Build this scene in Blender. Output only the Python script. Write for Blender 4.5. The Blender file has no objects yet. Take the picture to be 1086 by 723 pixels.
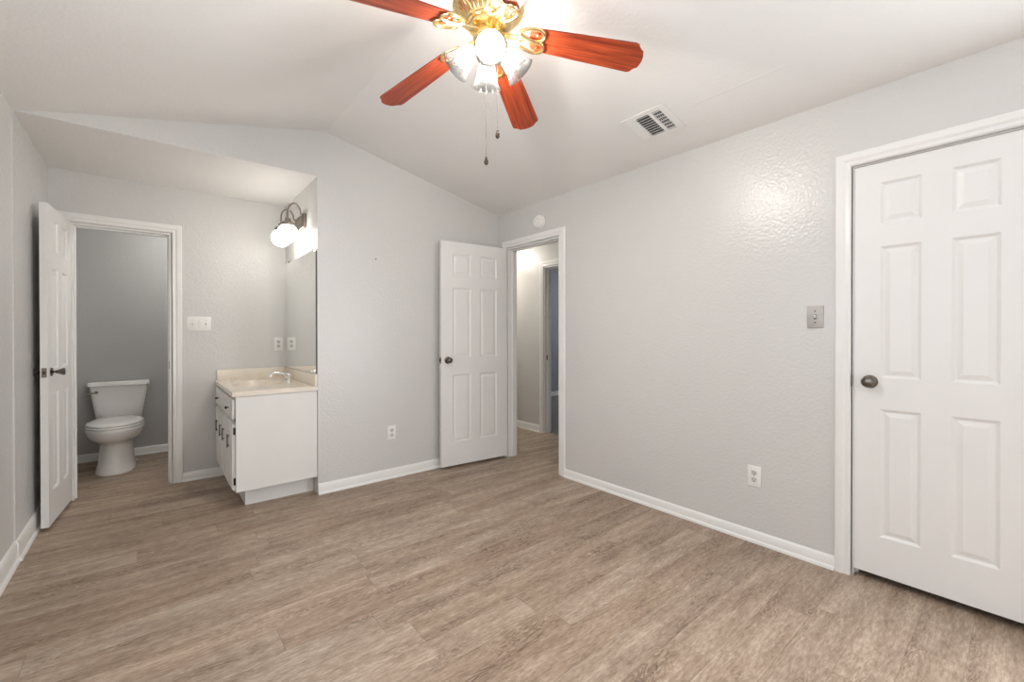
import bpy, bmesh, math, random
from mathutils import Matrix, Vector
PI = math.pi
random.seed(4)
SC = bpy.context.scene
COL = SC.collection

# ------------------------------------------------------------------ camera
EYE = 1.21
F_PX, CY_PX = 459.885, 356.03
YAW, PITCH, ROLL = math.radians(39.788), math.radians(-0.274), math.radians(-0.0655)
fw = Vector((math.sin(YAW)*math.cos(PITCH), math.cos(YAW)*math.cos(PITCH), math.sin(PITCH)))
rt = Vector((math.cos(YAW), -math.sin(YAW), 0)); up = rt.cross(fw)
rt2 = math.cos(ROLL)*rt + math.sin(ROLL)*up; up2 = -math.sin(ROLL)*rt + math.cos(ROLL)*up
cam_data = bpy.data.cameras.new('camera'); cam = bpy.data.objects.new('camera', cam_data); COL.objects.link(cam)
cam.matrix_world = Matrix(((rt2.x, up2.x, -fw.x, 0), (rt2.y, up2.y, -fw.y, 0), (rt2.z, up2.z, -fw.z, EYE), (0, 0, 0, 1)))
cam_data.sensor_fit = 'HORIZONTAL'; cam_data.sensor_width = 36.0
cam_data.lens = F_PX/1086*36.0; cam_data.shift_y = -(361.5-CY_PX)/1086
cam_data.clip_start = 0.02; cam_data.clip_end = 60
SC.camera = cam

# ------------------------------------------------------------------ light and exposure
BULB_STRENGTH = 640.0        # four bulbs of the ceiling fan
GLOBE_STRENGTH = 9.0        # two globes of the vanity light
RIGHT_FILL_POWER = 56.0
LEFT_FILL_POWER = 8.5         # fill from two unseen windows added in the side walls
HALL_FILL_POWER = 13.0
EXPOSURE = 0.76
w = bpy.data.worlds.new('world'); SC.world = w; w.use_nodes = True
w.node_tree.nodes['Background'].inputs[0].default_value = (0.75, 0.85, 1.0, 1)
w.node_tree.nodes['Background'].inputs[1].default_value = 0.8
SC.view_settings.view_transform = 'Standard'; SC.view_settings.look = 'None'
SC.view_settings.exposure = EXPOSURE; SC.view_settings.gamma = 1.0; SC.view_settings.use_curve_mapping = False
SC.cycles.max_bounces = 14; SC.cycles.diffuse_bounces = 8; SC.cycles.transparent_max_bounces = 16
SC.cycles.use_denoising = True
SC.cycles.sample_clamp_indirect = 6.0

def area(name, loc, rot, sx, sy, power, color):
    d = bpy.data.lights.new(name, 'AREA'); d.shape = 'RECTANGLE'; d.size = sx; d.size_y = sy; d.energy = power; d.color = color
    o = bpy.data.objects.new(name, d); COL.objects.link(o); o.location = loc; o.rotation_euler = rot
    return o
REAR = -2.6
area('right_fill_light', (2.755, -1.10, 1.15), (0, PI/2+math.radians(6), 0), 1.9, 1.5, RIGHT_FILL_POWER, (0.92, 0.96, 1.0))  # added fill for the left wall and floor, from an unseen window
area('left_fill_light', (-0.62, 0.75, 1.45), (0, -PI/2-math.radians(28), 0), 1.3, 2.1, LEFT_FILL_POWER, (0.92, 0.96, 1.0))  # added fill for the right wall and closet door, source unseen
def lamp(name, loc, power, color, r=0.08):
    d = bpy.data.lights.new(name, 'POINT'); d.energy = power; d.shadow_soft_size = r; d.color = color
    o = bpy.data.objects.new(name, d); COL.objects.link(o); o.location = loc
lamp('dim_room_fill', (6.4, 4.3, 2.2), 15, (0.95, 0.97, 1.0)); lamp('toilet_room_fill', (0.35, 4.95, 2.3), 9.5, (1.0, 0.97, 0.92), 0.12)  # fill lights added to brighten both rooms; no fixture is seen
hl = bpy.data.lights.new('hall_fill', 'POINT'); hl.energy = HALL_FILL_POWER; hl.shadow_soft_size = 0.08; hl.color = (1.0, 0.94, 0.84)
hlo = bpy.data.objects.new('hall_fill', hl); COL.objects.link(hlo); hlo.location = (3.2, 4.7, 2.28)  # unseen fill light added to brighten the hall wall

# ------------------------------------------------------------------ materials
def new_mat(name):
    m = bpy.data.materials.new(name); m.use_nodes = True
    nt = m.node_tree; return m, nt, nt.nodes['Principled BSDF']
def N(nt, kind, **kw):
    n = nt.nodes.new(kind)
    for k, v in kw.items(): setattr(n, k, v)
    return n
def simple(name, col, rough=0.5, metal=0.0, var=0.04, scale=9.0, bump=0.0, bscale=120.0, coat=0.0):
    m, nt, b = new_mat(name)
    tc = N(nt, 'ShaderNodeTexCoord'); nz = N(nt, 'ShaderNodeTexNoise'); nz.inputs['Scale'].default_value = scale
    nz.inputs['Detail'].default_value = 3
    nt.links.new(tc.outputs['Object'], nz.inputs['Vector'])
    rp = N(nt, 'ShaderNodeValToRGB')
    rp.color_ramp.elements[0].color = [max(0, c*(1-var)) for c in col] + [1]
    rp.color_ramp.elements[1].color = [min(1, c*(1+var)) for c in col] + [1]
    rp.color_ramp.elements[0].position = 0.3; rp.color_ramp.elements[1].position = 0.7
    nt.links.new(nz.outputs['Fac'], rp.inputs['Fac']); nt.links.new(rp.outputs['Color'], b.inputs['Base Color'])
    b.inputs['Roughness'].default_value = rough; b.inputs['Metallic'].default_value = metal
    if coat: b.inputs['Coat Weight'].default_value = coat
    if bump:
        n2 = N(nt, 'ShaderNodeTexNoise'); n2.inputs['Scale'].default_value = bscale; n2.inputs['Detail'].default_value = 2
        nt.links.new(tc.outputs['Object'], n2.inputs['Vector'])
        bp = N(nt, 'ShaderNodeBump'); bp.inputs['Strength'].default_value = bump; bp.inputs['Distance'].default_value = 0.004
        nt.links.new(n2.outputs['Fac'], bp.inputs['Height']); nt.links.new(bp.outputs['Normal'], b.inputs['Normal'])
    return m
WALL = simple('wall_paint', (0.64, 0.633, 0.62), 0.24, var=0.012, scale=2.0, bump=0.55, bscale=62)
CEIL = simple('ceiling_paint', (0.84, 0.83, 0.815), 0.7, var=0.012, scale=2.0, bump=0.35, bscale=60)
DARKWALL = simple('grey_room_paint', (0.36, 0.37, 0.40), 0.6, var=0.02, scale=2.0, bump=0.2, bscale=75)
WCWALL = simple('shaded_wall_paint', (0.45, 0.45, 0.445), 0.45, var=0.015, scale=2.0, bump=0.35, bscale=75)  # the wall paint again, darkened to put the toilet room's shade into it
TRIM = simple('white_trim_paint', (0.82, 0.815, 0.80), 0.3, var=0.01, scale=5)
DOOR = simple('white_door_paint', (0.80, 0.795, 0.785), 0.36, var=0.01, scale=5, bump=0.05, bscale=220)
CAB = simple('white_cabinet_paint', (0.76, 0.755, 0.735), 0.4, var=0.015, scale=6, bump=0.06, bscale=160)
COUNTER = simple('cream_cultured_marble', (0.80, 0.73, 0.63), 0.18, var=0.05, scale=7, coat=0.3)
PORCELAIN = simple('white_porcelain', (0.88, 0.875, 0.86), 0.10, var=0.006, scale=4, coat=0.5)
PLASTIC = simple('white_plastic', (0.82, 0.81, 0.79), 0.35, var=0.01)
SLOT = simple('dark_slot', (0.05, 0.045, 0.04), 0.6, var=0.1)
SOCKET = simple('grey_plastic', (0.55, 0.54, 0.52), 0.4, var=0.03)
RECEPT = simple('dull_white_plastic', (0.60, 0.59, 0.57), 0.45, var=0.02)
STEEL = simple('grey_steel_plate', (0.46, 0.44, 0.42), 0.5, 0.35, var=0.05, scale=30)
CHROME = simple('chrome', (0.80, 0.79, 0.77), 0.10, 1.0, var=0.02)
PEWTER = simple('dark_pewter', (0.16, 0.14, 0.12), 0.2, 1.0, var=0.1, scale=20)
NICKEL = simple('satin_nickel', (0.28, 0.245, 0.21), 0.3, 1.0, var=0.05, scale=20)
BLACK = simple('black_metal', (0.03, 0.027, 0.024), 0.35, 0.6, var=0.1, scale=20)
BRASS = simple('polished_brass', (0.95, 0.74, 0.38), 0.2, 1.0, var=0.04, scale=15)
CARPET = simple('grey_carpet', (0.30, 0.29, 0.28), 0.95, var=0.35, scale=90, bump=0.8, bscale=300)
FOBM = simple('dark_walnut_fob', (0.07, 0.045, 0.03), 0.35, var=0.2, scale=30)

def mirror_mat():
    m, nt, b = new_mat('mirror_silver')
    tc = N(nt, 'ShaderNodeTexCoord'); nz = N(nt, 'ShaderNodeTexNoise'); nz.inputs['Scale'].default_value = 3
    nt.links.new(tc.outputs['Object'], nz.inputs['Vector'])
    mr = N(nt, 'ShaderNodeMapRange'); mr.inputs['To Min'].default_value = 0.0; mr.inputs['To Max'].default_value = 0.02
    nt.links.new(nz.outputs['Fac'], mr.inputs['Value']); nt.links.new(mr.outputs[0], b.inputs['Roughness'])
    b.inputs['Base Color'].default_value = (0.90, 0.91, 0.90, 1); b.inputs['Metallic'].default_value = 1
    return m
MIRROR = mirror_mat()

def emit_mat(name, col, s):
    m, nt, b = new_mat(name)
    b.inputs['Base Color'].default_value = (0.9, 0.9, 0.88, 1); b.inputs['Roughness'].default_value = 0.2
    b.inputs['Emission Color'].default_value = (*col, 1); b.inputs['Emission Strength'].default_value = s
    return m
BULB = emit_mat('lit_bulb', (1.0, 0.955, 0.89), BULB_STRENGTH)
GLOBE = emit_mat('lit_opal_globe', (1.0, 0.95, 0.87), GLOBE_STRENGTH)

def shade_glass():
    m, nt, b = new_mat('ribbed_shade_glass')
    nt.nodes.remove(b); out = nt.nodes['Material Output']
    tr = N(nt, 'ShaderNodeBsdfTransparent'); tr.inputs[0].default_value = (0.50, 0.50, 0.495, 1)
    tl = N(nt, 'ShaderNodeBsdfTranslucent'); tl.inputs[0].default_value = (0.85, 0.85, 0.84, 1)
    df = N(nt, 'ShaderNodeBsdfDiffuse'); df.inputs[0].default_value = (0.85, 0.85, 0.84, 1)
    gl = N(nt, 'ShaderNodeBsdfGlossy'); gl.inputs['Roughness'].default_value = 0.08
    m1 = N(nt, 'ShaderNodeMixShader'); m1.inputs[0].default_value = 0.5
    nt.links.new(tl.outputs[0], m1.inputs[1]); nt.links.new(df.outputs[0], m1.inputs[2])
    m2 = N(nt, 'ShaderNodeMixShader')
    lw = N(nt, 'ShaderNodeLayerWeight'); lw.inputs['Blend'].default_value = 0.35
    tc = N(nt, 'ShaderNodeTexCoord'); nz = N(nt, 'ShaderNodeTexNoise'); nz.inputs['Scale'].default_value = 60
    nt.links.new(tc.outputs['Object'], nz.inputs['Vector'])
    ad = N(nt, 'ShaderNodeMath', operation='MULTIPLY_ADD'); ad.inputs[1].default_value = 0.05
    mu = N(nt, 'ShaderNodeMath', operation='MULTIPLY'); mu.inputs[1].default_value = 0.016
    nt.links.new(nz.outputs['Fac'], mu.inputs[0]); nt.links.new(lw.outputs['Facing'], ad.inputs[0]); nt.links.new(mu.outputs[0], ad.inputs[2])
    ad.use_clamp = True
    nt.links.new(ad.outputs[0], m2.inputs[0]); nt.links.new(tr.outputs[0], m2.inputs[1]); nt.links.new(m1.outputs[0], m2.inputs[2])
    m3 = N(nt, 'ShaderNodeMixShader'); m3.inputs[0].default_value = 0.05
    nt.links.new(m2.outputs[0], m3.inputs[1]); nt.links.new(gl.outputs[0], m3.inputs[2])
    nt.links.new(m3.outputs[0], out.inputs['Surface'])
    return m
SHADE = shade_glass()

def cherry():
    m, nt, b = new_mat('cherry_blade_wood')
    tc = N(nt, 'ShaderNodeTexCoord'); mp = N(nt, 'ShaderNodeMapping'); mp.inputs['Scale'].default_value = (3.0, 60, 60)
    nt.links.new(tc.outputs['Object'], mp.inputs['Vector'])
    nz = N(nt, 'ShaderNodeTexNoise'); nz.inputs['Scale'].default_value = 1.6; nz.inputs['Detail'].default_value = 5; nz.inputs['Distortion'].default_value = 0.6
    nt.links.new(mp.outputs[0], nz.inputs['Vector'])
    rp = N(nt, 'ShaderNodeValToRGB'); e = rp.color_ramp.elements
    e[0].color = (0.15, 0.018, 0.008, 1); e[0].position = 0.30; e[1].color = (0.47, 0.075, 0.022, 1); e[1].position = 0.68
    nt.links.new(nz.outputs['Fac'], rp.inputs['Fac']); nt.links.new(rp.outputs['Color'], b.inputs['Base Color'])
    b.inputs['Roughness'].default_value = 0.33
    return m
CHERRY = cherry()

def planks():
    m, nt, b = new_mat('vinyl_plank_floor')
    L = nt.links.new
    def math_(op, a, b_=None, c=None):
        n = N(nt, 'ShaderNodeMath', operation=op)
        for i, v in enumerate((a, b_, c)):
            if v is None: continue
            if isinstance(v, (int, float)): n.inputs[i].default_value = v
            else: L(v, n.inputs[i])
        return n.outputs[0]
    def comb(x, y, z=0.0):
        n = N(nt, 'ShaderNodeCombineXYZ')
        for i, v in enumerate((x, y, z)):
            if isinstance(v, (int, float)): n.inputs[i].default_value = v
            else: L(v, n.inputs[i])
        return n.outputs[0]
    tc = N(nt, 'ShaderNodeTexCoord'); sp = N(nt, 'ShaderNodeSeparateXYZ'); L(tc.outputs['Object'], sp.inputs[0])
    X, Y = sp.outputs[0], sp.outputs[1]
    PW, PL = 0.152, 1.22
    ry = math_('DIVIDE', Y, PW); row = math_('FLOOR', ry); fy = math_('FRACT', ry)
    wn = N(nt, 'ShaderNodeTexWhiteNoise', noise_dimensions='2D'); L(comb(row, 7.3), wn.inputs['Vector'])
    xs = math_('ADD', X, math_('MULTIPLY', wn.outputs['Value'], PL)); rx = math_('DIVIDE', xs, PL)
    colm = math_('FLOOR', rx); fx = math_('FRACT', rx)
    wid = N(nt, 'ShaderNodeTexWhiteNoise', noise_dimensions='2D'); L(comb(row, colm), wid.inputs['Vector'])
    r1 = wid.outputs['Value']; sc2 = N(nt, 'ShaderNodeSeparateXYZ'); L(wid.outputs['Color'], sc2.inputs[0]); r2 = sc2.outputs[1]
    # long soft streaks
    off = math_('MULTIPLY', r1, 37.0); off2 = math_('MULTIPLY', r2, 53.0)
    n1 = N(nt, 'ShaderNodeTexNoise'); n1.inputs['Scale'].default_value = 1.0; n1.inputs['Detail'].default_value = 4; n1.inputs['Roughness'].default_value = 0.6
    L(comb(math_('ADD', math_('MULTIPLY', X, 2.3), off), math_('ADD', math_('MULTIPLY', Y, 15), off2)), n1.inputs['Vector'])
    # fine grain
    n2 = N(nt, 'ShaderNodeTexNoise'); n2.inputs['Scale'].default_value = 1.0; n2.inputs['Detail'].default_value = 6; n2.inputs['Roughness'].default_value = 0.78
    L(comb(math_('ADD', math_('MULTIPLY', X, 20), off2), math_('ADD', math_('MULTIPLY', Y, 95), off)), n2.inputs['Vector'])
    # cathedral rings
    n3 = N(nt, 'ShaderNodeTexNoise'); n3.inputs['Scale'].default_value = 1.0; n3.inputs['Detail'].default_value = 1.5
    L(comb(math_('ADD', math_('MULTIPLY', X, 5.0), off2), math_('ADD', math_('MULTIPLY', Y, 24), off)), n3.inputs['Vector'])
    ring = math_('SINE', math_('MULTIPLY', n3.outputs['Fac'], 95.0)); ring = math_('MULTIPLY_ADD', ring, 0.5, 0.5)
    # sum
    n4 = N(nt, 'ShaderNodeTexNoise'); n4.inputs['Scale'].default_value = 1.0; n4.inputs['Detail'].default_value = 2
    L(comb(math_('ADD', math_('MULTIPLY', X, 2.0), off), math_('ADD', math_('MULTIPLY', Y, 7), off2), 4.0), n4.inputs['Vector'])
    mk = N(nt, 'ShaderNodeMapRange'); mk.inputs['From Min'].default_value = 0.47; mk.inputs['From Max'].default_value = 0.64; L(n4.outputs['Fac'], mk.inputs['Value'])
    mask = mk.outputs[0]
    v = math_('MULTIPLY_ADD', n1.outputs['Fac'], 0.62, -0.04)
    v = math_('SUBTRACT', v, math_('MULTIPLY', mask, math_('MULTIPLY_ADD', ring, 0.20, -0.02)))
    v = math_('ADD', v, math_('MULTIPLY_ADD', n2.outputs['Fac'], 1.0, -0.24))
    v = math_('ADD', v, math_('MULTIPLY_ADD', r1, 0.10, -0.08))
    rp = N(nt, 'ShaderNodeValToRGB'); e = rp.color_ramp.elements
    e[0].position = 0.20; e[0].color = (0.135, 0.088, 0.062, 1)
    e[1].position = 0.82; e[1].color = (0.62, 0.53, 0.44, 1)
    q = e.new(0.50); q.color = (0.355, 0.272, 0.206, 1)
    L(v, rp.inputs['Fac'])
    # warm / cool tone per plank
    mx = N(nt, 'ShaderNodeMixRGB', blend_type='MULTIPLY'); mx.inputs[0].default_value = 0.6
    rp2 = N(nt, 'ShaderNodeValToRGB'); rp2.color_ramp.elements[0].color = (1.0, 0.92, 0.86, 1); rp2.color_ramp.elements[1].color = (0.98, 0.98, 0.97, 1)
    L(r2, rp2.inputs['Fac']); L(rp.outputs['Color'], mx.inputs[1]); L(rp2.outputs['Color'], mx.inputs[2])
    # seams
    ey = math_('MINIMUM', fy, math_('SUBTRACT', 1.0, fy)); ex = math_('MINIMUM', fx, math_('SUBTRACT', 1.0, fx))
    sy = math_('LESS_THAN', ey, 0.008); sx = math_('LESS_THAN', ex, 0.0012); seam = math_('MAXIMUM', sy, sx)
    m2 = N(nt, 'ShaderNodeMixRGB', blend_type='MULTIPLY'); L(math_('MULTIPLY', seam, 0.45), m2.inputs[0])
    L(mx.outputs[0], m2.inputs[1]); m2.inputs[2].default_value = (0.35, 0.3, 0.27, 1)
    L(m2.outputs[0], b.inputs['Base Color'])
    b.inputs['Roughness'].default_value = 0.48
    bp = N(nt, 'ShaderNodeBump'); bp.inputs['Strength'].default_value = 0.25; bp.inputs['Distance'].default_value = 0.002
    L(math_('SUBTRACT', n2.outputs['Fac'], seam), bp.inputs['Height']); L(bp.outputs['Normal'], b.inputs['Normal'])
    return m
PLANKS = planks()

# ------------------------------------------------------------------ mesh helpers
def wm(o):
    m = Matrix.Identity(4)
    while o is not None: m = o.matrix_basis @ m; o = o.parent
    return m
def obj(name, bm, mat, parent=None, world=False, smooth=None, M=None):
    bmesh.ops.recalc_face_normals(bm, faces=bm.faces)
    if M is not None: bmesh.ops.transform(bm, matrix=M, verts=bm.verts)
    if world and parent is not None: bmesh.ops.transform(bm, matrix=wm(parent).inverted(), verts=bm.verts)
    me = bpy.data.meshes.new(name); bm.to_mesh(me); bm.free(); me.materials.append(mat)
    if smooth:
        me.polygons.foreach_set('use_smooth', [True]*len(me.polygons)); me.set_sharp_from_angle(angle=math.radians(smooth))
    o = bpy.data.objects.new(name, me); COL.objects.link(o)
    if parent is not None: o.parent = parent
    return o
def tag(o, label, cat, group=None, kind=None):
    o['label'] = label; o['category'] = cat
    if group: o['group'] = group
    if kind: o['kind'] = kind
    return o
def thing(name, label, cat, loc, M=None, group=None):
    o = bpy.data.objects.new(name, None); o.empty_display_size = 0.05; COL.objects.link(o)
    o.matrix_basis = Matrix.Translation(loc) @ (M.to_4x4() if M is not None else Matrix.Identity(4))
    return tag(o, label, cat, group)
def structure(name, bm, mat, label, cat, smooth=None, parent=None):
    o = obj(name, bm, mat, parent, smooth=smooth)
    return tag(o, label, cat, kind='structure')
def copy_tree(o, parent=None):
    c = o.copy(); COL.objects.link(c)
    if parent is not None: c.parent = parent
    for ch in o.children: copy_tree(ch, c)
    return c

def box(bm, x0, x1, y0, y1, z0, z1, bev=0.0, seg=2):
    vs = [bm.verts.new((x, y, z)) for x in (x0, x1) for y in (y0, y1) for z in (z0, z1)]
    fs = [bm.faces.new([vs[i] for i in q]) for q in ((0, 1, 3, 2), (4, 6, 7, 5), (0, 4, 5, 1), (2, 3, 7, 6), (0, 2, 6, 4), (1, 5, 7, 3))]
    if bev:
        bmesh.ops.recalc_face_normals(bm, faces=fs)
        es = list({e for f in fs for e in f.edges})
        bmesh.ops.bevel(bm, geom=es, offset=bev, segments=seg, profile=0.5, affect='EDGES')
    return bm
def B(*a, **k): return box(bmesh.new(), *a, **k)
def loft(bm, rings, cap0=True, cap1=True, closed=True):
    R = [[bm.verts.new(p) for p in r] for r in rings]
    n = len(R[0])
    for a, b in zip(R, R[1:]):
        for i in range(n if closed else n-1):
            j = (i+1) % n
            bm.faces.new((a[i], a[j], b[j], b[i]))
    if cap0: bm.faces.new(R[0][::-1])
    if cap1: bm.faces.new(R[-1])
    return bm
def lathe(bm, prof, n=32, M=None, mod=None, cap0=True, cap1=True):
    """prof: (r, z) pairs; axis z."""
    rings = []
    for r, z in prof:
        ring = []
        for i in range(n):
            a = 2*PI*i/n; rr = max(r, 1e-4)*(mod(a, r, z) if mod else 1.0)
            p = Vector((rr*math.cos(a), rr*math.sin(a), z)); ring.append(M @ p if M is not None else p)
        rings.append(ring)
    return loft(bm, rings, cap0, cap1)
def LT(*a, **k): return lathe(bmesh.new(), *a, **k)
def tube(bm, pts, r, n=10, cap=True):
    pts = [Vector(p) for p in pts]; rings = []
    rad = r if isinstance(r, (list, tuple)) else [r]*len(pts)
    prev = None
    for i, p in enumerate(pts):
        t = (pts[min(i+1, len(pts)-1)] - pts[max(i-1, 0)]).normalized()
        if prev is None:
            a = Vector((0, 0, 1)) if abs(t.z) < 0.9 else Vector((1, 0, 0)); u = t.cross(a).normalized()
        else:
            u = (prev - t*prev.dot(t)).normalized()
        prev = u; v = t.cross(u)
        rings.append([p + rad[i]*(math.cos(2*PI*k/n)*u + math.sin(2*PI*k/n)*v) for k in range(n)])
    return loft(bm, rings, cap, cap)
def TB(*a, **k): return tube(bmesh.new(), *a, **k)
def prism(bm, poly, axis, a, b):
    """polygon of 2-D points extruded along axis (0,1,2) from a to b."""
    def P(p, h):
        q = list(p); q.insert(axis, h); return q
    return loft(bm, [[P(p, a) for p in poly], [P(p, b) for p in poly]])
def axis_matrix(origin, zdir, xhint=(0, 0, 1)):
    z = Vector(zdir).normalized(); x = Vector(xhint); x = (x - z*x.dot(z)).normalized(); y = z.cross(x)
    return Matrix(((x.x, y.x, z.x, origin[0]), (x.y, y.y, z.y, origin[1]), (x.z, y.z, z.z, origin[2]), (0, 0, 0, 1)))

# ------------------------------------------------------------------ room dimensions
W, D, L, D2, M_, E, RZ, XR = 2.692, 3.450, -0.562, 4.462, 0.966, 2.397, 2.750, 1.031
T = 0.11
CEIL_ANG = math.atan((RZ-E)/(W-XR))
def ceil_z(x): return RZ - (RZ-E)*(x-XR)/(W-XR) if x > XR else RZ - (RZ-E)*(XR-x)/(XR-L)

def wall_grid(axis, p0, p1, a_cuts, z_cuts, holes):
    """wall slab between axis = p0 and p1; cells inside a hole (a0,a1,z0,z1) are left open."""
    bm = bmesh.new()
    def P(a, h, z): return (h, a, z) if axis == 0 else (a, h, z)
    na, nz = len(a_cuts)-1, len(z_cuts)-1
    def solid(i, j):
        if i < 0 or j < 0 or i >= na or j >= nz: return False
        ca, cz = (a_cuts[i]+a_cuts[i+1])/2, (z_cuts[j]+z_cuts[j+1])/2
        return not any(h[0] < ca < h[1] and h[2] < cz < h[3] for h in holes)
    def quad(*ps): bm.faces.new([bm.verts.new(p) for p in ps])
    for i in range(na):
        for j in range(nz):
            if not solid(i, j): continue
            a0, a1, z0, z1 = a_cuts[i], a_cuts[i+1], z_cuts[j], z_cuts[j+1]
            for h in (p0, p1): quad(P(a0, h, z0), P(a1, h, z0), P(a1, h, z1), P(a0, h, z1))
            if not solid(i-1, j): quad(P(a0, p0, z0), P(a0, p1, z0), P(a0, p1, z1), P(a0, p0, z1))
            if not solid(i+1, j): quad(P(a1, p0, z0), P(a1, p1, z0), P(a1, p1, z1), P(a1, p0, z1))
            if not solid(i, j-1): quad(P(a0, p0, z0), P(a1, p0, z0), P(a1, p1, z0), P(a0, p1, z0))
            if not solid(i, j+1): quad(P(a0, p0, z1), P(a1, p0, z1), P(a1, p1, z1), P(a0, p1, z1))
    bmesh.ops.remove_doubles(bm, verts=bm.verts, dist=1e-5)
    return bm

CL0, CL1, CLT = -0.035, 0.575, 2.036           # closet door opening (along y) and its top
HD0, HD1, HDT = 2.596, 3.300, 2.045            # doorway to the hall
BD0, BD1, BDT = -0.446, 0.128, 2.022           # toilet room doorway (along x)
WCB = 5.735                                     # back wall of the toilet room
HX = 3.672                                      # far wall of the hall
H20, H21, H2T = 3.02, 3.800, 2.02              # doorway in that wall

structure('floor', B(-1.4, 8.2, REAR-0.3, 7.2, -0.06, 0.0), PLANKS, 'brown grey wood-look plank floor running through all the rooms', 'floor')
structure('floor_carpet', B(HX+T*0.6, 8.0, 2.9, 6.6, 0.0, 0.008), CARPET, 'grey carpet on the floor of the dim room across the hall', 'carpet')
structure('wall_right', wall_grid(0, W, W+T, [REAR, -1.9, -0.3, CL0, CL1, HD0, HD1, D+0.02], [0, 0.15, CLT, HDT, 2.1, E+0.03], [(-1.9, -0.3, 0.15, 2.1), (CL0, CL1, 0, CLT), (HD0, HD1, 0, HDT)]),
          WALL, 'pale grey textured wall with the closed closet door and the hall doorway', 'wall')
structure('wall_back', prism(bmesh.new(), [(M_, 0), (W+T, 0), (W+T, E+0.02), (W, E+0.005), (XR, RZ+0.005), (L, E+0.005), (L, E), (M_, E)], 1, D, D+T),
          WALL, 'pale grey gable wall behind the open bedroom door', 'wall')
structure('wall_left', wall_grid(0, L-T, L, [REAR, -0.3, 1.8, D], [0, 0.8, 2.1, E+0.03], [(-0.3, 1.8, 0.8, 2.1)]), WALL, 'pale grey wall along the left edge of the photo', 'wall')
structure('wall_alcove_left', B(L-T, L+0.006, D, D2, 0, E), WALL, 'short pale wall behind the open toilet room door', 'wall')
structure('wall_alcove_back', wall_grid(1, D2, D2+T, [L-T, BD0, BD1, M_+T], [0, BDT, E], [(BD0, BD1, 0, BDT)]), WALL,
          'pale grey alcove wall with the toilet room doorway and the triple light switch', 'wall')
structure('wall_alcove_right', B(M_, M_+T, D+T, D2, 0, E), WALL, 'narrow alcove side wall that carries the mirror and the globe light', 'wall')
# rear wall and two unseen windows added to let the fill light in
structure('wall_rear', B(L-T, W+T, REAR-T, REAR, 0, RZ), WALL, 'plain wall behind the camera', 'wall')
bm = bmesh.new()
for y0, y1, z0, z1 in ((-1.9, -1.85, 0.15, 2.1), (-0.35, -0.3, 0.15, 2.1), (-1.85, -0.35, 0.15, 0.20), (-1.85, -0.35, 2.05, 2.1)):
    box(bm, W-0.015, W+0.02, y0, y1, z0, z1, 0.004, 1)
structure('added_window_1', bm, TRIM, 'white frame of an unseen window added behind the camera for fill light', 'window')
bm = bmesh.new()
for y0, y1, z0, z1 in ((-0.3, -0.25, 0.8, 2.1), (1.75, 1.8, 0.8, 2.1), (-0.25, 1.75, 0.8, 0.85), (-0.25, 1.75, 2.05, 2.1)):
    box(bm, L-0.02, L+0.015, y0, y1, z0, z1, 0.004, 1)
structure('added_window_2', bm, TRIM, 'white frame of an unseen window added beside the camera for fill light', 'window')
# ceilings
structure('ceiling', prism(bmesh.new(), [(L-T, ceil_z(L)-0.002), (L, E), (XR, RZ), (W, E), (W+T, E-0.002), (W+T, E+0.3), (XR, RZ+0.3), (L-T, E+0.3)], 1, REAR-T, D),
          CEIL, 'off-white vaulted ceiling with a ridge above the fan', 'ceiling')
structure('ceiling_alcove', B(L-T, M_+T, D+0.0006, D2+T, E-0.0015, E+0.08), CEIL, 'flat low ceiling over the vanity alcove', 'ceiling')
# faint drywall seam on the right slope
seam_M = Matrix.Translation((2.314, 0.98, ceil_z(2.314))) @ Matrix.Rotation(CEIL_ANG, 4, 'Y')
bm = bmesh.new(); prism(bm, [(-0.012, 0.0005), (0, -0.0012), (0.012, 0.0005)], 1, -0.225, 0.235)
structure('trim_5', bm, CEIL, 'faint raised drywall seam on the ceiling right of the air vent', 'seam').matrix_basis = seam_M
# toilet room
structure('wall_toilet_back', B(-1.0, 0.75, WCB, WCB+T, 0, E), WCWALL, 'wall behind the toilet, coloured in a shaded tone', 'wall')
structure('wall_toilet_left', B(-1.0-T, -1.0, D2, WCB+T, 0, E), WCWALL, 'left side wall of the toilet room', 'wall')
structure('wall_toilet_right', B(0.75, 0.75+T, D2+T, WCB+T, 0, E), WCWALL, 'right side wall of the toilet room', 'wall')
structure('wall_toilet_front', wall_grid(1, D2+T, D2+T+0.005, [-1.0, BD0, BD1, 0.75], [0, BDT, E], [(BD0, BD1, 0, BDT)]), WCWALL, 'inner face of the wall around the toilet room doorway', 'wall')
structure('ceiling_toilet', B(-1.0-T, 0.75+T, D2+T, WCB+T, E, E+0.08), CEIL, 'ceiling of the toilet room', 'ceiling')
# hall and the dim room beyond
structure('wall_hall', wall_grid(0, HX, HX+T, [0.9, H20, H21, 6.6], [0, H2T, E], [(H20, H21, 0, H2T)]), WALL, 'pale hall wall seen through the bedroom doorway', 'wall')
structure('wall_hall_end', B(W+T, HX, 6.5, 6.6, 0, E), WALL, 'far end of the hall', 'wall')
structure('wall_hall_near', B(W+T, HX, 0.9, 1.0, 0, E), WALL, 'near end of the hall', 'wall')
structure('wall_hall_side', B(W+T-0.02, W+T, D+T, 6.5, 0, E), WALL, 'hall side of the bedroom wall', 'wall')
structure('ceiling_hall', B(W+T, 8.0, 0.9, 6.6, E, E+0.08), CEIL, 'ceiling of the hall', 'ceiling')
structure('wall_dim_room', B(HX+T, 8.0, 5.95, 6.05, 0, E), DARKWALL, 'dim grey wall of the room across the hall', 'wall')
structure('wall_dim_room_end', B(7.9, 8.0, 2.9, 5.95, 0, E), DARKWALL, 'end wall of the room across the hall', 'wall')
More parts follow.
